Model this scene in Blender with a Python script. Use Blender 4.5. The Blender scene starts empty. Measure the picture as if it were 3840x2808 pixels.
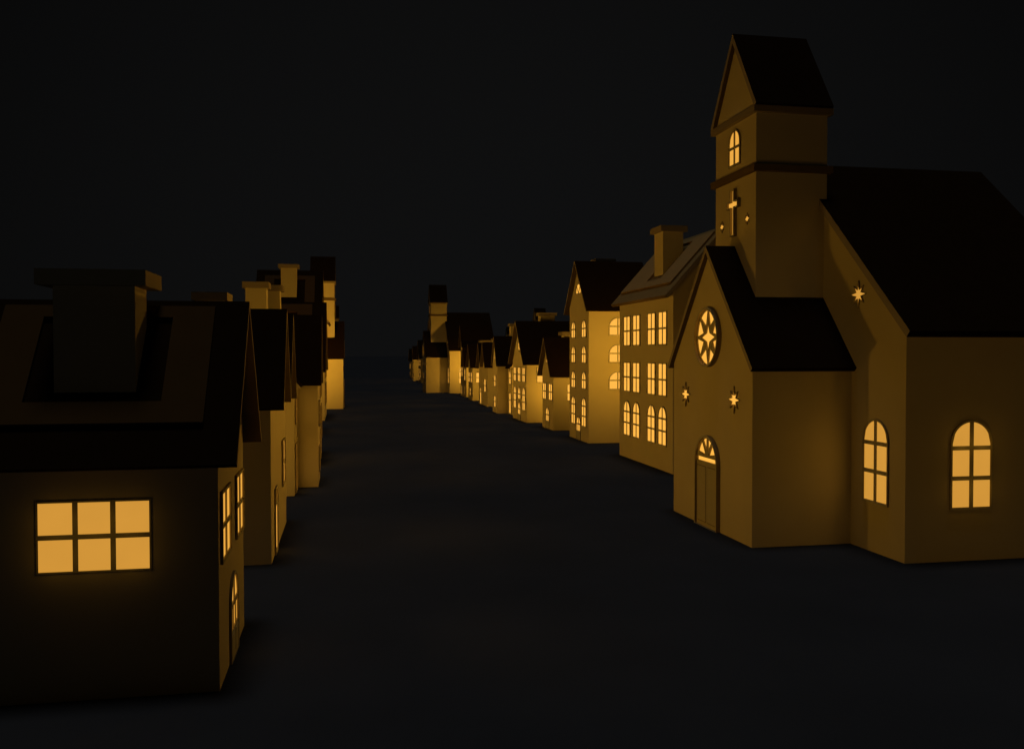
import bpy, math
from mathutils import Vector, Matrix
from mathutils.geometry import tessellate_polygon

scene = bpy.context.scene
C = scene.collection
PI = math.pi

# ------------------------------------------------------------------ materials
def mat_surface(name, color, rough, var=0.10, scale=1.3, bump=0.15):
    m = bpy.data.materials.new(name); m.use_nodes = True
    nt = m.node_tree; b = nt.nodes['Principled BSDF']
    b.inputs['Roughness'].default_value = rough
    b.inputs['Specular IOR Level'].default_value = 0.0
    tc = nt.nodes.new('ShaderNodeTexCoord')
    n1 = nt.nodes.new('ShaderNodeTexNoise'); n1.inputs['Scale'].default_value = scale
    n1.inputs['Detail'].default_value = 6
    n2 = nt.nodes.new('ShaderNodeTexNoise'); n2.inputs['Scale'].default_value = 28
    n2.inputs['Detail'].default_value = 4
    r = nt.nodes.new('ShaderNodeMapRange')
    r.inputs['From Min'].default_value = 0.3; r.inputs['From Max'].default_value = 0.7
    r.inputs['To Min'].default_value = 1 - var; r.inputs['To Max'].default_value = 1.0
    mx = nt.nodes.new('ShaderNodeMix'); mx.data_type = 'RGBA'; mx.blend_type = 'MULTIPLY'
    mx.inputs[0].default_value = 1.0
    mx.inputs[6].default_value = (*color, 1)
    bp = nt.nodes.new('ShaderNodeBump'); bp.inputs['Strength'].default_value = bump
    bp.inputs['Distance'].default_value = 0.01
    L = nt.links.new
    L(tc.outputs['Object'], n1.inputs['Vector']); L(tc.outputs['Object'], n2.inputs['Vector'])
    L(n1.outputs['Fac'], r.inputs['Value']); L(r.outputs['Result'], mx.inputs[7])
    L(mx.outputs[2], b.inputs['Base Color'])
    L(n2.outputs['Fac'], bp.inputs['Height']); L(bp.outputs['Normal'], b.inputs['Normal'])
    return m

WALL = mat_surface('plaster', (0.85, 0.775, 0.48), 0.9, 0.05, 0.8, 0.1)
EDGE = mat_surface('frame_edge_shade', (0.32, 0.26, 0.14), 0.9, 0.05, 3)  # sides of frames, the shade on them put into a darker colour
CAP = mat_surface('capstone', (0.42, 0.36, 0.22), 0.9, 0.06, 3)
FRAME = mat_surface('painted_frame', (0.68, 0.65, 0.42), 0.8, 0.05, 3)
ROOF = mat_surface('roofing', (0.016, 0.0085, 0.003), 0.9, 0.12, 2.0)
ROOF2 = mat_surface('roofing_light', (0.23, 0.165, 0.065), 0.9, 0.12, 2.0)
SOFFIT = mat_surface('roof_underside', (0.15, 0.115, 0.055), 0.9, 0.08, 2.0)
VERGE_LIT = mat_surface('roof_edge_lit', (0.50, 0.44, 0.30), 0.9, 0.08, 2.0)  # gable-end edges, street light on them painted in as a lighter colour
PLATE = mat_surface('roof_board', (0.065, 0.036, 0.012), 0.9, 0.08, 2.0)
PLATE2 = mat_surface('roof_board_light', (0.30, 0.205, 0.08), 0.9, 0.08, 2.0)
GROUND = mat_surface('asphalt', (0.031, 0.0335, 0.038), 0.9, 0.15, 0.25, 0.3)

def pane_mat(name, s):
    m = bpy.data.materials.new(name); m.use_nodes = True
    nt = m.node_tree; nt.nodes.clear()
    e = nt.nodes.new('ShaderNodeEmission'); o = nt.nodes.new('ShaderNodeOutputMaterial')
    tc = nt.nodes.new('ShaderNodeTexCoord'); n = nt.nodes.new('ShaderNodeTexNoise')
    n.inputs['Scale'].default_value = 1.2
    r = nt.nodes.new('ShaderNodeMapRange')
    r.inputs['To Min'].default_value = s * 0.94; r.inputs['To Max'].default_value = s * 1.06
    e.inputs['Color'].default_value = (1.0, 0.465, 0.064, 1)
    nt.links.new(tc.outputs['Object'], n.inputs['Vector'])
    nt.links.new(n.outputs['Fac'], r.inputs['Value']); nt.links.new(r.outputs['Result'], e.inputs['Strength'])
    nt.links.new(e.outputs[0], o.inputs['Surface'])
    return m
GLOW = {'bright': pane_mat('lit_pane_bright', 1.05), 'mid': pane_mat('lit_pane', 0.85), 'dim': pane_mat('lit_pane_dim', 0.64)}

# ------------------------------------------------------------------ mesh helpers
class MB:
    def __init__(s): s.v = []; s.f = []
    def face(s, pts):
        b = len(s.v); s.v += [tuple(p) for p in pts]; s.f.append(tuple(range(b, b + len(pts))))
    def box(s, x0, x1, y0, y1, z0, z1):
        b = len(s.v)
        s.v += [(x, y, z) for z in (z0, z1) for x, y in ((x0, y0), (x1, y0), (x1, y1), (x0, y1))]
        s.f += [tuple(b + i for i in q) for q in ((3, 2, 1, 0), (4, 5, 6, 7), (0, 1, 5, 4), (1, 2, 6, 5), (2, 3, 7, 6), (3, 0, 4, 7))]
    def prism(s, poly, axis, a0, a1):
        """extrude a 2D outline (u, z) along axis 'x' (u = y) or 'y' (u = x)"""
        P = (lambda u, z, a: (a, u, z)) if axis == 'x' else (lambda u, z, a: (u, a, z))
        n = len(poly); b = len(s.v)
        s.v += [P(u, z, a0) for u, z in poly] + [P(u, z, a1) for u, z in poly]
        for t in tessellate_polygon([[Vector((u, z, 0)) for u, z in poly]]):
            s.f.append(tuple(b + i for i in t)); s.f.append(tuple(b + n + i for i in reversed(t)))
        for i in range(n):
            j = (i + 1) % n; s.f.append((b + i, b + j, b + n + j, b + n + i))
    e = ()
    def plate(s, outer, holes, front, back=0.0, side=True):
        """outline (a, z) with holes, front face at y = -front, edges going back to y = -back"""
        loops = [outer] + holes
        flat = [p for l in loops for p in l]; b = len(s.v); n = len(flat)
        s.v += [(u, -front, z) for u, z in flat] + [(u, -back, z) for u, z in flat]
        for t in tessellate_polygon([[Vector((u, z, 0)) for u, z in l] for l in loops]):
            s.f.append(tuple(b + i for i in t))
        k = 0
        for li, l in enumerate(loops):
            if li > 0 or side:
                for i in range(len(l)):
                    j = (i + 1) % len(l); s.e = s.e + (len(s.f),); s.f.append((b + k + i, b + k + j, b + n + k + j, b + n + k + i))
            k += len(l)
    def mesh(s, name, m):
        me = bpy.data.meshes.new(name); me.from_pydata(s.v, [], s.f); me.update()
        import bmesh
        bm = bmesh.new(); bm.from_mesh(me); bmesh.ops.recalc_face_normals(bm, faces=bm.faces); bm.to_mesh(me); bm.free()
        me.materials.append(m)
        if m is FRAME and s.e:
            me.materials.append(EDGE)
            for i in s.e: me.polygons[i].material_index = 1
        return me

def link(name, me, parent=None, loc=(0, 0, 0), rz=0.0, label=None):
    o = bpy.data.objects.new(name, me); C.objects.link(o)
    o.location = loc; o.rotation_euler = (0, 0, rz)
    if parent: o.parent = parent
    if label: o['label'] = label
    return o
def obj(name, mb, m, parent=None, **k): return link(name, mb.mesh(name, m), parent, **k)

# ------------------------------------------------------------------ windows (canonical: a along +x, outward = -y)
def arch_poly(hw, z0, z1, round_top, n=20):
    if not round_top: return [(-hw, z0), (hw, z0), (hw, z1), (-hw, z1)]
    zs = z1 - hw
    return [(-hw, z0), (hw, z0)] + [(hw * math.cos(PI * i / n), zs + hw * math.sin(PI * i / n)) for i in range(n + 1)]
def cell(x0, x1, z0, z1, hw, ztop, round_top):
    if not round_top or z1 < ztop - 0.02: 
        return [(x0, z0), (x1, z0), (x1, z1), (x0, z1)]
    zs = ztop - hw; g = 0.02; r = hw - g
    pts = [(x0, z0), (x1, z0)]
    for i in range(9):
        x = x1 + (x0 - x1) * i / 8
        x = max(-r, min(r, x)); z = zs + math.sqrt(max(0, r * r - x * x))
        pts.append((x, max(z, z0 + 0.004)))
    return pts
_cache = {}
FW, MW = 0.06, 0.105
PR, GR, PN = 0.062, 0.046, 0.014
def window_meshes(key, outer, inner, cells, glow, pr=PR, gr=GR, pn=PN):
    k = (key, glow)
    if k in _cache: return _cache[k]
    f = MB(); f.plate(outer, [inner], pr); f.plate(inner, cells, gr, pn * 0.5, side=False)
    p = MB(); p.plate(inner, [], pn)
    _cache[k] = (f.mesh('window_frame', FRAME), p.mesh('pane', GLOW[glow])); return _cache[k]
def place_window(parent, ms, loc, rz, name='window'):
    w = link(name, ms[0], parent, loc, rz); link('pane', ms[1], w); return w
FACE = {'F': -PI / 2, 'N': 0.0, 'P': PI}
def wall_pos(face, hw, u, z, x0=0.0):
    return {'F': (x0, u, z), 'N': (u, -hw, z), 'P': (u, hw, z)}[face]

def win(parent, face, hw, u, z0, z1, w, cols=2, bars=(), arch=False, glow='bright', x0=0.0, MW=MW, thin=False):
    """ordinary window; z0..z1 and w give the glass, bars = heights of the cross bars"""
    h = w / 2; H = z1 - z0; key = ('w', round(w, 3), round(H, 3), cols, tuple(round(b - z0, 3) for b in bars), arch, MW, thin)
    bz = [b - z0 for b in bars]
    outer = arch_poly(h + FW, -FW, H + FW, arch); inner = arch_poly(h, 0, H, arch)
    cells = []; edges = [0.02] + [e for b in bz for e in (b - MW / 2, b + MW / 2)] + [H - 0.02]
    for i in range(0, len(edges), 2):
        for c in range(cols):
            xa = -h + 0.02 if c == 0 else -h + w * c / cols + MW / 2
            xb = h - 0.02 if c == cols - 1 else -h + w * (c + 1) / cols - MW / 2
            if i == len(edges) - 2 and arch: cells.append(cell(xa, xb, edges[i], H, h, H, True))
            else: cells.append([(xa, edges[i]), (xb, edges[i]), (xb, edges[i + 1]), (xa, edges[i + 1])])
    if thin: outer = arch_poly(h + 0.018, -0.018, H + 0.018, arch)
    pd = (0.022, 0.018, 0.010) if thin else (PR, GR, PN)
    return place_window(parent, window_meshes(key, outer, inner, cells, glow, *pd), wall_pos(face, hw, u, z0, x0), FACE[face])

def door(parent, u, hwd, leaf, bar, top, arch=True, rows=(2, 3), glow='bright', x0=0.0, mark=True):
    """door with a leaf below and glass from leaf to top"""
    outer = arch_poly(hwd + FW, 0.004, top + FW, arch); inner = arch_poly(hwd, 0.012, top, arch)
    cells = []
    for zi, (z0, z1, n) in enumerate(((leaf, bar - MW / 2, rows[1]), (bar + MW / 2, top, rows[0]))):
        for c in range(n):
            m = 0.05 if n > 2 else MW
            xa = -hwd + 0.03 if c == 0 else -hwd + 2 * hwd * c / n + m / 2
            xb = hwd - 0.03 if c == n - 1 else -hwd + 2 * hwd * (c + 1) / n - m / 2
            cells.append(cell(xa, xb, z0, z1, hwd, top, arch) if zi and arch else [(xa, z0), (xb, z0), (xb, z1 - (0.03 if zi else 0)), (xa, z1 - (0.03 if zi else 0))])
    d = place_window(parent, window_meshes(('d', hwd, leaf, bar, top, arch, rows), outer, inner, cells, glow), (x0, u, 0), -PI / 2, 'door')
    if leaf > 0.5:
        for s in (-1, 1):
            p = MB(); c = s * hwd / 2; g = hwd / 2 - 0.07
            p.box(c - g, c + g, -GR - 0.012, -GR + 0.02, 0.12, leaf - 0.1); obj('door_panel', p, FRAME, d)
    return d

def shape_window(parent, face, hw, u, z, inner, outer, cells, glow, key, x0=0.0, name='window', pr=PR, gr=GR):
    return place_window(parent, window_meshes(key, outer, inner, cells, glow, pr, gr), wall_pos(face, hw, u, z, x0), FACE[face], name)
def star_poly(r1, r2, ri, n=8):
    pts = []
    for i in range(2 * n):
        a = PI / 2 + PI * i / n
        r = ri if i % 2 else (r1 if i % 4 == 0 else r2)
        pts.append((r * math.cos(a), r * math.sin(a)))
    return pts
def star(parent, face, hw, u, z, r, glow, x0=0.0):
    o = star_poly(r, r * 0.90, r * 0.38); i = star_poly(r * 0.95, r * 0.84, r * 0.34)
    k = ('star', r, glow)
    if k not in _cache:
        f = MB(); f.plate(o, [i], 0.065 if r > 0.3 else 0.04); p = MB(); p.plate(i, [], 0.015)
        _cache[k] = (f.mesh('star_frame', FRAME), p.mesh('pane', GLOW[glow]))
    return place_window(parent, _cache[k], wall_pos(face, hw, u, z, x0), FACE[face], 'star_window')
def circle(r, n=40): return [(r * math.cos(2 * PI * i / n), r * math.sin(2 * PI * i / n)) for i in range(n)]

# ------------------------------------------------------------------ roofs and bodies
def tone_by_facing(o, top=None):  # colour by face direction; upright ends painted lighter, as if lit
    me = o.data; me.materials.clear(); me.materials.append(top or ROOF); me.materials.append(VERGE_LIT); me.materials.append(SOFFIT)
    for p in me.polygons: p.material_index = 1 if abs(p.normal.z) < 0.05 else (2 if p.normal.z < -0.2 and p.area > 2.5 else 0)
    return o
def chevron(zr, s, yo, th, yc=0.0):
    q = math.sqrt(1 + s * s)
    ly, lz = yo, zr - s * yo; uy, uz = ly - s * th / q, lz - th / q; ua = zr - th * q
    return [(yc, zr), (yc + ly, lz), (yc + uy, uz), (yc, ua), (yc - uy, uz), (yc - ly, lz)], ua
def gable_roof(parent, zr, s, yo, th, x0, x1, yc=0.0, axis='x', name='roof'):
    poly, ua = chevron(zr, s, yo, th, yc); m = MB(); m.prism(poly, axis, x0, x1)
    return tone_by_facing(obj(name, m, ROOF, parent)), ua
def gable_body(parent, hw, D, ua, s, x0=0.0, yc=0.0, zb=0.0, name='wall', drop=0.006):
    ua -= drop; m = MB()
    m.prism([(yc - hw, zb), (yc + hw, zb), (yc + hw, ua - s * hw), (yc, ua), (yc - hw, ua - s * hw)], 'x', x0, x0 + D)
    return obj(name, m, WALL, parent)
def roof_board(roof, zr, s, a0, a1, b0, b1, hole, side=1, th=0.10, axis='x', xr=0.0, m_=None):
    """raised board with a rectangular hole lying on one roof slope. a = along ridge, b = horizontal distance from ridge"""
    q = math.sqrt(1 + s * s); ny, nz = s / q, 1 / q
    def P(a, b, h):
        y, z = b + ny * h, zr - s * b + nz * h
        return (a, xr + side * y, z) if axis == 'x' else (xr + side * y, a, z)
    O = [(a0, b0), (a1, b0), (a1, b1), (a0, b1)]; h0, h1, c0, c1 = hole
    I = [(h0, c0), (h1, c0), (h1, c1), (h0, c1)]
    m = MB()
    for k in range(4):
        j = (k + 1) % 4
        m.face([P(*O[k], th), P(*O[j], th), P(*I[j], th), P(*I[k], th)])
        m.face([P(*O[k], 0.004), P(*O[j], 0.004), P(*O[j], th), P(*O[k], th)])
        m.face([P(*I[k], 0.004), P(*I[j], 0.004), P(*I[j], th), P(*I[k], th)])
        m.face([P(*O[k], 0.004), P(*O[j], 0.004), P(*I[j], 0.004), P(*I[k], 0.004)])
    me = m.mesh('roof_board', m_ or PLATE)
    import bmesh
    bm = bmesh.new(); bm.from_mesh(me); bmesh.ops.remove_doubles(bm, verts=bm.verts, dist=1e-4)
    bmesh.ops.recalc_face_normals(bm, faces=bm.faces); bm.to_mesh(me); bm.free()
    return link('roof_board', me, roof)
def chimney(parent, x0, x1, y0, y1, zb, zt, cap=0.32, o=0.21):
    m = MB(); m.box(x0, x1, y0, y1, zb, zt); c = obj('chimney', m, WALL, parent)
    m = MB(); m.box(x0 - o, x1 + o, y0 - o, y1 + o, zt, zt + cap); obj('chimney_cap', m, CAP, c)
    return c

def root(name, label, cat, x, y, flip, group=None, sc=(1, 1, 1)):
    e = bpy.data.objects.new(name, None); C.objects.link(e)
    e.location = (x, y, 0); e.rotation_euler = (0, 0, PI if flip else 0); e.scale = sc
    e['label'] = label; e['category'] = cat
    if group: e['group'] = group
    return e

# ------------------------------------------------------------------ the kinds of building
def cottage(x, y, flip, label, sc=(1, 1, 1), g='bright', side=(1.33, 3.48), gw=None):
    gw = gw or g
    r = root('gabled_cottage', label, 'house', x, y, flip, 'small gabled cottages', sc)
    zr, s = 8.55, 1.3
    rf, ua = gable_roof(r, zr, s, 2.76, 0.12, -0.43, 5.4)
    gable_body(r, 2.28, 5.0, ua, s)
    for u in (-1.28, 1.28): win(r, 'F', 0, u, 2.74, 4.22, 1.38, 2, (3.48,), glow=g)
    door(r, 0, 0.64, 0.74, 1.31, 1.98, glow=g)
    win(r, 'F', 0, 0, 6.2, 7.0, 0.9, 2, (), arch=True, glow=g)
    a, b = side
    for f in 'NP': win(r, f, 2.28, (a + b) / 2, 2.72, 4.2, b - a, 3, (3.46,), glow=gw, thin=True)
    roof_board(rf, zr, s, 0.3, 4.7, 0.15, 2.14, (1.18, 3.86, 0.36, 1.80))
    chimney(r, 1.73, 3.33, 0.49, 1.61, 6.2, 8.76, 0.34, 0.27)
    return r

def tall_house(x, y, flip, label, g='bright'):
    r = root('tall_house', label, 'house', x, y, flip, 'tall four-storey gabled houses')
    zr, s, hw = 14.55, 1.16, 3.02
    rf, ua = gable_roof(r, zr, s, 3.59, 0.13, -0.38, 5.4)
    gable_body(r, hw, 5.1, ua, s)
    for u in (-1.66, 1.66):
        for z0, z1 in ((8.35, 9.67), (6.31, 7.62), (4.24, 5.57)): win(r, 'F', 0, u, z0, z1, 1.22, 2, (z0 + 0.68,), True, g)
        win(r, 'F', 0, u, 1.23, 3.48, 1.22, 2, (2.03, 2.84), True, g)
    door(r, 0, 0.60, 0.75, 1.30, 1.88, glow=g)
    # half-round gable window with leaded diamond
    h = 0.8; out = [(h + FW) * 1.0, ]
    def half(rr, zb): return [(-rr, zb), (rr, zb)] + [(rr * math.cos(PI * i / 20), rr * math.sin(PI * i / 20)) for i in range(1, 20)]
    cells = [[(-0.76, 0.02), (-0.05, 0.02), (-0.36, 0.36), (-0.52, 0.54), (-0.68, 0.33)],
             [(0.05, 0.02), (0.76, 0.02), (0.68, 0.33), (0.52, 0.54), (0.36, 0.36)],
             [(0, 0.07), (0.33, 0.42), (0.46, 0.60), (0.26, 0.71), (0, 0.77), (-0.26, 0.71), (-0.46, 0.60), (-0.33, 0.42)]]
    shape_window(r, 'F', 0, 0, 11.92, half(0.8, 0), half(0.86, -0.06), cells, g, 'halfround')
    for f in 'NP':
        for z0, z1 in ((8.48, 9.81), (6.36, 7.70), (4.24, 5.57)): win(r, f, hw, 2.36, z0, z1, 1.38, 2, (z0 + 0.68,), True, g)
    roof_board(rf, zr, s, 0.34, 4.67, 0.5, 2.9, (1.18, 3.85, 0.80, 2.70))
    chimney(r, 1.87, 3.20, 1.05, 2.2, 11.4, 14.55)
    return r

def inn(x, y, flip, label, g='bright'):
    r = root('eaves_front_inn', label, 'inn', x, y, flip, 'four-bay inns with the eaves to the street')
    zr, s, xr, hw = 14.47, 1.117, 3.1, 5.13
    poly, ua = chevron(zr, s, 3.66, 0.22, xr); m = MB(); m.prism(poly, 'y', -hw - 0.25, hw + 0.25)
    rf = tone_by_facing(obj('roof', m, ROOF, r), ROOF2)
    ua -= 0.006; m = MB(); m.prism([(0, 0), (2 * xr, 0), (2 * xr, ua - s * xr), (xr, ua), (0, ua - s * xr)], 'y', -hw, hw); obj('wall', m, WALL, r)
    for u in (-3.42, -1.45, 1.45, 3.42):
        win(r, 'F', 0, u, 7.57, 9.5, 1.34, 2, (8.53,), glow=g)
        win(r, 'F', 0, u, 4.5, 6.41, 1.34, 2, (5.45,), glow=g)
        win(r, 'F', 0, u, 1.54, 3.82, 1.34, 2, (2.38, 3.12), True, g)
    for f in 'NP':
        for zz in (7.57, 4.5):
            win(r, f, hw, 1.9, zz, zz + 1.93, 1.34, 2, (zz + 0.96,), glow=g); win(r, f, hw, 4.3, zz, zz + 1.93, 1.34, 2, (zz + 0.96,), glow=g)
    roof_board(rf, zr, s, -4.62, 4.98, 0.28, 3.0, (-1.86, 0.75, 0.5, 2.58), side=-1, axis='y', xr=xr, th=0.12, m_=PLATE2)
    chimney(r, 0.82, 2.14, -1.17, 0.40, 10.8, 14.63, 0.35, 0.22)
    return r

def arcade_house(x, y, flip, label, g='bright'):
    r = root('three_bay_house', label, 'house', x, y, flip, 'three-bay gabled houses with arched windows')
    zr, s, hw = 10.49, 1.07, 3.75
    rf, ua = gable_roof(r, zr, s, 4.24, 0.13, -0.48, 5.6)
    gable_body(r, hw, 5.3, ua, s)
    for u in (-2.42, 0, 2.42): win(r, 'F', 0, u, 4.12, 5.57, 1.34, 2, (4.85,), glow=g)
    for u in (-2.42, 2.42): win(r, 'F', 0, u, 1.2, 3.56, 1.34, 2, (2.03, 2.76), True, g)
    win(r, 'F', 0, 0, 2.27, 3.5, 1.34, 2, (2.78,), True, g)
    door(r, 0, 0.66, 0.67, 1.21, 1.92, rows=(2, 2), glow=g)
    shape_window(r, 'F', 0, 0, 7.9, circle(0.6), circle(0.66), [[(sx * 0.04, sz * 0.04)] + [(sx * 0.57 * math.cos(PI / 2 * i / 6 * 0.9 + 0.08), sz * 0.57 * math.sin(PI / 2 * i / 6 * 0.9 + 0.08)) for i in range(7)] for sx in (-1, 1) for sz in (-1, 1)], g, 'round')
    for f in 'NP': win(r, f, hw, 2.2, 4.13, 5.57, 2.2, 3, (4.86,), glow=g)
    roof_board(rf, zr, s, 0.45, 4.9, 0.2, 3.3, (1.4, 3.9, 0.7, 2.6))
    chimney(r, 2.5, 4.1, 1.1, 2.2, 8.3, 11.1)
    return r

def twin_gable_house(x, y, flip, label, g='bright'):
    r = root('twin_gable_house', label, 'house', x, y, flip, 'low houses with two gables')
    zr, s, hw = 8.6, 1.6, 3.85
    q = math.sqrt(1 + s * s); th = 0.12; ua = zr - th * q; c = 1.98; o = 2.12
    zt = zr - s * c
    m = MB(); zv = zr - s * c
    top = [(-c - o, zr - s * o), (-c, zr), (0, zv), (c, zr), (c + o, zr - s * o)]
    bot = [(c + o - s * th / q, zr - s * o - th / q), (c, ua), (0, zv - th * q), (-c, ua), (-c - o + s * th / q, zr - s * o - th / q)]
    m.prism(top + bot, 'x', -0.45, 5.2); tone_by_facing(obj('roof', m, ROOF, r))
    u2 = ua - 0.006; m = MB()
    m.prism([(-hw, 0), (hw, 0), (hw, u2 - s * (hw - c)), (c, u2), (0, u2 - s * c), (-c, u2), (-hw, u2 - s * (hw - c))], 'x', 0, 5.0); obj('wall', m, WALL, r)
    win(r, 'F', 0, -1.95, 1.9, 3.58, 1.4, 2, (2.73,), glow=g)
    door(r, 1.95, 0.5, 0.12, 1.74, 2.26, arch=False, rows=(2, 1), glow=g)
    for f in 'NP': win(r, f, hw, 3.4, 1.9, 3.58, 1.4, 2, (2.73,), glow=g) if f == 'P' or not flip else None
    chimney(r, 1.65, 2.55, 1.2, 2.4, 6.5, 8.85, 0.28, 0.14)
    return r

def narrow_house(x, y, flip, label, g='bright'):
    r = root('narrow_house', label, 'house', x, y, flip, 'narrow eaves-front houses')
    hw, xr, s = 1.45, 2.4, 1.1; zr = 8.4
    poly, ua = chevron(zr, s, 2.75, 0.14, xr); m = MB(); m.prism(poly, 'y', -hw - 0.16, hw + 0.16); tone_by_facing(obj('roof', m, ROOF, r))
    ua -= 0.006; m = MB(); m.prism([(0, 0), (2 * xr, 0), (2 * xr, ua - s * xr), (xr, ua), (0, ua - s * xr)], 'y', -hw, hw); obj('wall', m, WALL, r)
    win(r, 'F', 0, 0, 3.53, 5.08, 1.3, 2, (4.2,), True, g)
    door(r, 0, 0.62, 0.14, 1.66, 2.42, arch=False, rows=(2, 2), glow=g)
    m = MB(); m.box(-0.05, 0.02, -hw + 0.01, hw - 0.01, 2.58, 2.68); obj('string_course', m, WALL, r)
    chimney(r, 1.35, 2.35, -0.5, 0.6, 6.5, 10.3, 0.3, 0.14)
    return r

def gate_house(x, y, flip, label, g='bright', sc=(1, 1, 1), hw=1.7):
    r = root('slim_gabled_house', label, 'house', x, y, flip, 'slim steep-gabled houses', sc)
    zr, s = 9.15, 1.78
    rf, ua = gable_roof(r, zr, s, hw + 0.3, 0.12, -0.2, 5.3)
    gable_body(r, hw, 5.0, ua, s)
    win(r, 'F', 0, 0, 3.15, 4.42, 1.2, 2, (3.79,), glow=g); win(r, 'F', 0, 0, 0.7, 1.96, 1.2, 2, (1.33,), glow=g)
    win(r, 'F', 0, 0, 6.33, 7.3, 0.8, 2, (6.85,), glow=g)
    chimney(r, 1.95, 2.85, 0.2, 1.1, 7.4, 10.35, 0.3, 0.16)
    return r

def gabled_tower_house(x, y, flip, label, g='bright'):
    r = root('high_gabled_house', label, 'house', x, y, flip)
    zr, s, hw = 11.9, 1.5, 2.0
    rf, ua = gable_roof(r, zr, s, 2.5, 0.12, -0.42, 5.0)
    gable_body(r, hw, 4.7, ua, s)
    win(r, 'F', 0, 0, 7.6, 8.3, 0.8, 2, (), glow=g); win(r, 'F', 0, 0.2, 5.4, 6.6, 0.7, 2, (6.0,), glow=g)
    win(r, 'F', 0, 0, 3.3, 4.86, 1.3, 2, (4.1,), glow=g); door(r, 0.3, 0.5, 0.3, 1.2, 1.9, rows=(2, 2), glow=g)
    return r
def little_house(x, y, flip, label, g='bright'):
    r = root('little_gabled_house', label, 'house', x, y, flip)
    zr, s, hw = 8.1, 1.6, 1.65
    rf, ua = gable_roof(r, zr, s, 2.0, 0.12, -0.45, 5.0)
    gable_body(r, hw, 4.7, ua, s)
    win(r, 'F', 0, 0, 2.7, 4.75, 1.3, 2, (3.6,), True, g); door(r, 0, 0.4, 0.42, 1.1, 1.9, rows=(2, 2), glow=g)
    return r

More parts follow.
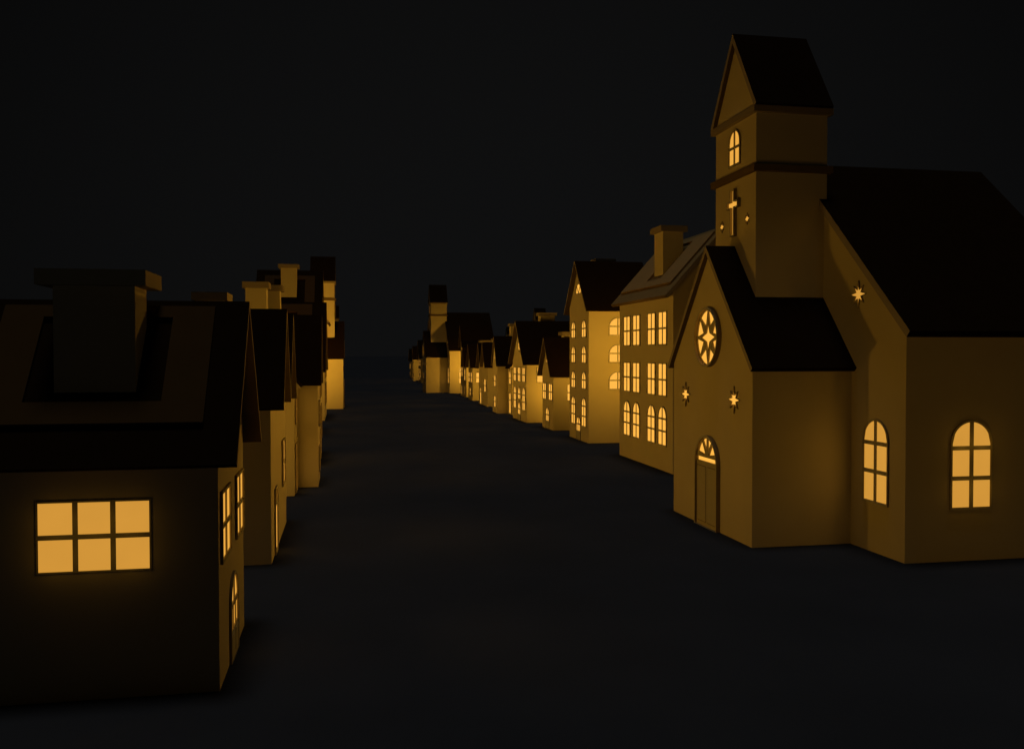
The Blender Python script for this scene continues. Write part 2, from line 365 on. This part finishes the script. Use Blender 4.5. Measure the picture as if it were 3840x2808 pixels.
def church(x, y, flip, label, g='bright', gn='bright', gt='bright'):
    r = root('church', label, 'church', x, y, flip, 'steepled churches')
    # nave
    zr, s = 14.71, 0.916
    rf, ua = gable_roof(r, zr, s, 7.61, 0.27, -0.2, 8.33, name='nave_roof')
    gable_body(r, 7.14, 8.15, ua, s, name='nave_wall')
    # porch
    zp, sp = 11.33, 1.147
    gable_roof(r, zp, sp, 4.23, 0.18, -4.08, -0.005, name='porch_roof')
    gable_body(r, 3.9, 3.9 - 0.004, zp - 0.18 * math.sqrt(1 + sp * sp), sp, x0=-3.9, name='porch_wall')
    # tower
    m = MB(); m.box(-2.83, 0.12, -1.88, 1.88, 7.0, 16.22); t = obj('tower', m, WALL, r)
    m = MB(); m.box(-3.0, 0.29, -2.05, 2.05, 13.96, 14.23); obj('string_course', m, ROOF2, t)
    m = MB(); m.box(-3.0, 0.29, -2.05, 2.05, 16.20, 16.45); obj('cornice', m, CAP, t)
    zt, st = 19.81, 1.545
    poly, uat = chevron(zt, st, 2.14, 0.2); m = MB(); m.prism(poly, 'x', -2.97, 0.24); tone_by_facing(obj('tower_roof', m, ROOF, t))
    m = MB(); zz = uat - 0.006; hb = (zz - 16.45) / st
    m.prism([(-hb, 16.45), (hb, 16.45), (0, zz)], 'x', -2.80, 0.10); obj('tower_gable', m, WALL, t)
    # rose window
    R = 1.12; pts = []
    cells = []
    ri, ro = 0.47, 1.06
    for k in range(8):
        a0 = PI / 2 + k * PI / 4; a1 = a0 + PI / 4; am = (a0 + a1) / 2
        c = [(ri * 1.0 * math.cos(am), ri * math.sin(am))]
        c += [(1.09 * math.cos(a0 + 0.03 + (PI / 4 - 0.06) * j / 5), 1.09 * math.sin(a0 + 0.03 + (PI / 4 - 0.06) * j / 5)) for j in range(6)]
        cells.append(c)
    ctr = []
    for k in range(8):
        a = PI / 2 + k * PI / 4; rr = (0.60 if k % 4 == 0 else 0.66) if k % 2 == 0 else 0.24
        ctr.append((rr * math.cos(a), rr * math.sin(a)))
    cells.append(ctr)
    shape_window(r, 'F', 0, 0, 7.66, circle(R, 48), circle(R + 0.07, 48), cells, g, 'rose', x0=-3.9, name='rose_window', pr=0.20, gr=0.07)
    for u in (-2.42, 2.42): star(r, 'F', 0, u, 5.27, 0.52, g, x0=-3.9)
    for u in (-4.36, 4.36): star(r, 'F', 0, u, 9.14, 0.50, gn)
    for u in (-5.47, 5.47): win(r, 'F', 0, u, 1.80, 4.66, 1.42, 2, (2.86, 3.86), True, gn, MW=0.14)
    for u in (2.45, 6.0):
        for f in 'NP': win(r, f, 7.14, u, 1.8, 4.71, 1.48, 2, (2.80, 3.82), True, gn, MW=0.14)
    # church door with fanlight
    h = 1.04; top = 3.64; zs = top - h; ft = 2.93
    outer = arch_poly(h + 0.08, 0.004, top + 0.08, True); inner = arch_poly(h, 0.012, top, True)
    ri_ = h - 0.04; cells = [[(-h + 0.04, 2.64), (h - 0.04, 2.64), (h - 0.04, 2.81), (-h + 0.04, 2.81)]]
    spokes = [PI * 0.03, PI * 0.27, PI * 0.5, PI * 0.73, PI * 0.97]
    for k in range(4):
        a0, a1 = spokes[k], spokes[k + 1]; am = (a0 + a1) / 2
        c = [(0.17 * math.cos(am), ft + 0.17 * math.sin(am) * 0.6 + 0.01)]
        if k == 0: c = [(0.16, ft)]
        if k == 3: c = []
        for j in range(6):
            a = a0 + (a1 - a0) * j / 5
            if k > 0 and j == 0: a += 0.06
            if k < 3 and j == 5: a -= 0.06
            # ray from (0, ft) to circle centre (0, zs)
            dx, dz = math.cos(a), math.sin(a); b_ = dz * (ft - zs); cc = (ft - zs) ** 2 - ri_ ** 2
            tt = -b_ + math.sqrt(b_ * b_ - cc); c.append((tt * dx, max(ft, ft + tt * dz)))
        if k == 3: c.append((-0.16, ft))
        cells.append(c)
    d = place_window(r, window_meshes('churchdoor', outer, inner, cells, g, 0.17, 0.085), (-3.9, 0, 0), -PI / 2, 'door')
    for sgn in (-1, 1):
        m = MB(); m.box(sgn * 0.52 - 0.42, sgn * 0.52 + 0.42, -0.100, -0.07, 0.2, 2.42); obj('door_panel', m, FRAME, d)
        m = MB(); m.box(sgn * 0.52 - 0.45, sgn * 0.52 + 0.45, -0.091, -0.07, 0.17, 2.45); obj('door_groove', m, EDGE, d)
    # cross and little stars on the tower
    def cr(w, a, z0, z1, b0, b1): return [(-w, z0), (w, z0), (w, b0), (a, b0), (a, b1), (w, b1), (w, z1), (-w, z1), (-w, b1), (-a, b1), (-a, b0), (-w, b0)]
    k = ('cross', gt)
    if k not in _cache:
        f = MB(); f.plate(cr(0.19, 0.54, -0.04, 1.84, 1.08, 1.38), [cr(0.145, 0.49, 0.01, 1.79, 1.13, 1.33)], 0.15); p = MB(); p.plate(cr(0.145, 0.49, 0.01, 1.79, 1.13, 1.33), [], 0.03)
        _cache[k] = (f.mesh('cross_frame', FRAME), p.mesh('pane', GLOW[gt]))
    place_window(r, _cache[k], (-2.83, 0, 11.76), -PI / 2, 'cross_window')
    for u in (-1.18, 1.18): star(r, 'F', 0, u, 12.26, 0.24, gt, x0=-2.83)
    win(r, 'F', 0, 0, 14.6, 15.95, 0.96, 2, (15.28,), True, gt, x0=-2.83)
    return r

# ------------------------------------------------------------------ the street
# right-hand row
cottage(18.7, 9.5, False, 'added unseen cottage that lights the nearest right-hand church, beyond the right edge of the picture')  # unseen house, put in so its lamp reaches the church side wall
church(18.3, 33.83, False, 'large steepled church nearest on the right, with a glowing cross on its tower', 'bright', 'dim', 'mid')
inn(18.7, 54.28, False, 'four-bay inn with lit windows and a big front chimney, just behind the nearest church')
tall_house(18.73, 70.52, False, 'tall four-storey house with arched windows, beyond the right-hand inn')
cottage(18.7, 81.75, False, 'small cottage standing left of the tall four-storey house on the right')
arcade_house(18.13, 92.65, False, 'three-bay gabled house with three arched ground windows, beyond the first right-hand cottage')
narrow_house(18.87, 102.0, False, 'narrow house with one arched window above a tall glazed door, left of the three-bay house')
gate_house(17.65, 105.4, False, 'slim steep-gabled house with windows in one column, partway along the right row')
twin_gable_house(18.65, 121.4, False, 'low twin-gabled house with one window and a glazed door in the right row')
cottage(18.8, 135.0, False, 'cottage beyond the right-hand twin-gabled house, with a bright side window', side=(0.55, 2.2))
little_house(19.35, 145.4, False, 'little gabled house squeezed between the far cottage and the high-gabled house')
gabled_tower_house(19.35, 149.0, False, 'high narrow gabled house directly in front of the distant church nave')
church(18.3, 165.4, False, 'distant steepled church at the far end of the right row', 'bright', 'bright', 'bright')
tall_house(18.6, 199, False, 'roof of a tall house peeping out behind the distant church tower')
arcade_house(18.2, 222, False, 'three-bay house directly left of the distant church')
gate_house(17.7, 237, False, 'far slim gabled house between the distant three-bay house and the last cottage')
narrow_house(18.9, 249, False, 'narrow far house next to the last cottage of the right row')
cottage(18.7, 261, False, 'last cottage at the far left end of the right row')
# second street behind, of which only the steeples show
church(55.0, 244.5, False, 'church whose gabled tower top shows behind the chimney of the three-bay house')
church(78.5, 419.0, False, 'farthest church, only its steeple tip showing over the slim right-hand house')
# left-hand row
cottage(-2.60, 21.5, True, 'nearest dark cottage at the left edge, with a six-pane lit side window', (1, 1, 0.962), 'mid', gw='dim')
twin_gable_house(-2.45, 34.45, True, 'twin-gabled house right behind the nearest left cottage', 'mid')
narrow_house(-2.5, 46.65, True, 'narrow house between the left twin-gabled and slim-gabled houses')
gate_house(-1.43, 49.9, True, 'slim gabled house projecting into the street in the left row', hw=1.8)
arcade_house(-1.68, 61.4, True, 'three-bay house whose boarded roof rises behind the left slim gabled house')
tall_house(-2.28, 82.76, True, 'tall house in the left row with a chimney rising from a boarded roof')
inn(-2.15, 101.2, True, 'inn at the end of the left row, just before the left church')
church(-4.15, 120.2, True, 'steepled church closing the left row, its side wall brightly lit')
church(-4.5, 241.3, True, 'far church whose tower top shows right of the left-row steeple')

# ------------------------------------------------------------------ added lamps that boost the window light on the walls
KF = 5.0; RAD = 0.3
def fill_spot(x, y, z, ang, e, rad=RAD, tilt=0.42):
    l = bpy.data.lights.new('window_fill', 'SPOT'); l.energy = e * KF; l.color = (1.0, 0.48, 0.050)
    l.spot_size = math.radians(140); l.spot_blend = 1.0; l.shadow_soft_size = rad
    o = bpy.data.objects.new('window_fill', l); C.objects.link(o); o.location = (x, y, z)
    o.rotation_euler = (PI / 2 + tilt, 0, ang)
STREET = [(18.6, 9.5, 1, 2.3, 3.4, 0, 22),  # facade x, y, side, half width, height, depth of wall, power street, power to the next gap
    (14.2, 33.8, 1, 7.2, 4.8, 90, 0), (14.2, 33.8, 1, 7.2, 7.7, 190, 0), (15.47, 33.8, 1, 7.2, 15.3, 210, 0), (18.6, 54.3, 1, 5.2, 7, 420, 225), (18.6, 70.5, 1, 3.1, 6, 300, 120), (18.6, 81.8, 1, 2.3, 3.4, 120, 120),
    (18.0, 92.7, 1, 3.8, 4, 200, 120), (17.5, 105.4, 1, 1.7, 4, 120, 120), (18.5, 121.4, 1, 3.9, 3, 150, 100), (18.6, 135, 1, 2.3, 3.4, 150, 120),
    (18.5, 149, 1, 2.2, 5, 150, 190), (14.2, 165.4, 1, 7.2, 6, 150, 200), (18.1, 222, 1, 3.8, 4, 150, 100),(18.1, 237, 1, 3.8, 4, 150, 100),
    (-2.4, 21.5, -1, 2.3, 3.2, 95, 2), (-2.3, 34.5, -1, 3.9, 3, 120, 60), (-1.2, 49.9, -1, 1.7, 3.5, 150, 200), (-1.5, 61.4, -1, 3.8, 4, 200, 150),
    (-2.1, 82.8, -1, 3.1, 6, 300, 200), (-1.95, 101.2, -1, 5.2, 7, 420, 500), (-.05, 120.2, -1, 7.2, 6, 150, 200), (-.1, 241, -1, 7.2, 6, 150, 100)]
def halo_fill(x, y, z, e):  # added lamp, makes a halo on the wall around a window
    l = bpy.data.lights.new('window_fill', 'POINT'); l.energy = e; l.color = (1.0, 0.48, 0.050); l.shadow_soft_size = 0.1
    o = bpy.data.objects.new('window_fill', l); C.objects.link(o); o.location = (x, y, z)
for i in range(3):
    for k in range(2): halo_fill(-4.28 - 0.72 * i, 19.22 - 0.26, 2.92 + 0.74 * k, 0.34)
for k in range(2):
    for i in (-1, 1): halo_fill(20.75 + 0.4 * i, 26.69 - 0.35, 2.4 + 1.6 * k, 0.6)
for x, y, sd, hw_, z_, e1, e2 in STREET:
    if y > 120: e1 *= 1.6; e2 *= 1.4
    if e1: fill_spot(x - sd * 0.45, y, z_, PI / 2 if sd > 0 else -PI / 2, e1, RAD, 0.05 if z_ > 15 else 0.42)
    if e2: fill_spot(x + sd * 2.8, y + hw_ + 0.35, z_, 0, e2, 1.2 if y < 12 else RAD, 0.18)  # added lamp in the gap, brightens the next side wall

# ------------------------------------------------------------------ ground
m = MB(); m.face([(-1500, -300, 0), (1500, -300, 0), (1500, 3000, 0), (-1500, 3000, 0)])
g = obj('ground', m, GROUND); g['kind'] = 'structure'; g['label'] = 'dark bare ground of the unlit street between the two rows of houses'

# ------------------------------------------------------------------ night sky and an added overhead light
w = bpy.data.worlds.new('World'); scene.world = w; w.use_nodes = True
nt = w.node_tree; bg = nt.nodes['Background']
tc = nt.nodes.new('ShaderNodeTexCoord'); nm = nt.nodes.new('ShaderNodeVectorMath'); nm.operation = 'NORMALIZE'
dt = nt.nodes.new('ShaderNodeVectorMath'); dt.operation = 'DOT_PRODUCT'; dt.inputs[1].default_value = (0.184, 0.983, 0.0)
rp = nt.nodes.new('ShaderNodeValToRGB')
nt.links.new(tc.outputs['Generated'], nm.inputs[0]); nt.links.new(nm.outputs[0], dt.inputs[0]); nt.links.new(dt.outputs['Value'], rp.inputs['Fac'])
nt.links.new(rp.outputs['Color'], bg.inputs['Color'])
cr = rp.color_ramp      # sky glow over the far end of the street, darker away from it
cr.elements[0].position = 0.0; cr.elements[0].color = (0.0004, 0.0004, 0.0004, 1)
cr.elements[1].position = 1.0; cr.elements[1].color = (0.0047, 0.0048, 0.0050, 1)
for p_, c_ in ((0.80, 0.0024), (0.90, 0.0036), (0.97, 0.0045)):
    e = cr.elements.new(p_); e.color = (c_, c_ * 1.01, c_ * 1.03, 1)
bg.inputs['Strength'].default_value = 1.0
sl = bpy.data.lights.new('overhead_fill', 'SUN'); sl.energy = 0.38; sl.angle = math.radians(12); sl.color = (1.0, 1.0, 1.0)  # made-up light from straight above, lifts the ground but not the walls
so = bpy.data.objects.new('overhead_fill', sl); C.objects.link(so); so.rotation_euler = (0, 0, 0); so.location = (0, 60, 60)

# ------------------------------------------------------------------ camera
yaw, pitch, roll, f = 0.184888475, -0.0228866873, -0.00119176935, 3345.7183
F = Vector((math.sin(yaw) * math.cos(pitch), math.cos(yaw) * math.cos(pitch), math.sin(pitch)))
Rr = Vector((math.cos(yaw), -math.sin(yaw), 0)); U = Rr.cross(F)
r2 = math.cos(roll) * Rr + math.sin(roll) * U; u2 = -math.sin(roll) * Rr + math.cos(roll) * U
M = Matrix((r2, u2, -F)).transposed().to_4x4(); M.translation = Vector((0, 0, 7))
cam = bpy.data.cameras.new('camera'); co = bpy.data.objects.new('camera', cam); C.objects.link(co)
co.matrix_world = M; cam.sensor_width = 36; cam.sensor_fit = 'HORIZONTAL'; cam.lens = f / 3840 * 36
cam.clip_start = 0.1; cam.clip_end = 5000
scene.camera = co

vs = scene.view_settings
vs.view_transform = 'Standard'; vs.look = 'None'; vs.exposure = 0; vs.gamma = 1
scene.display_settings.display_device = 'sRGB'
scene.cycles.use_denoising = True
scene.cycles.max_bounces = 6; scene.cycles.diffuse_bounces = 5
scene.cycles.sample_clamp_indirect = 0
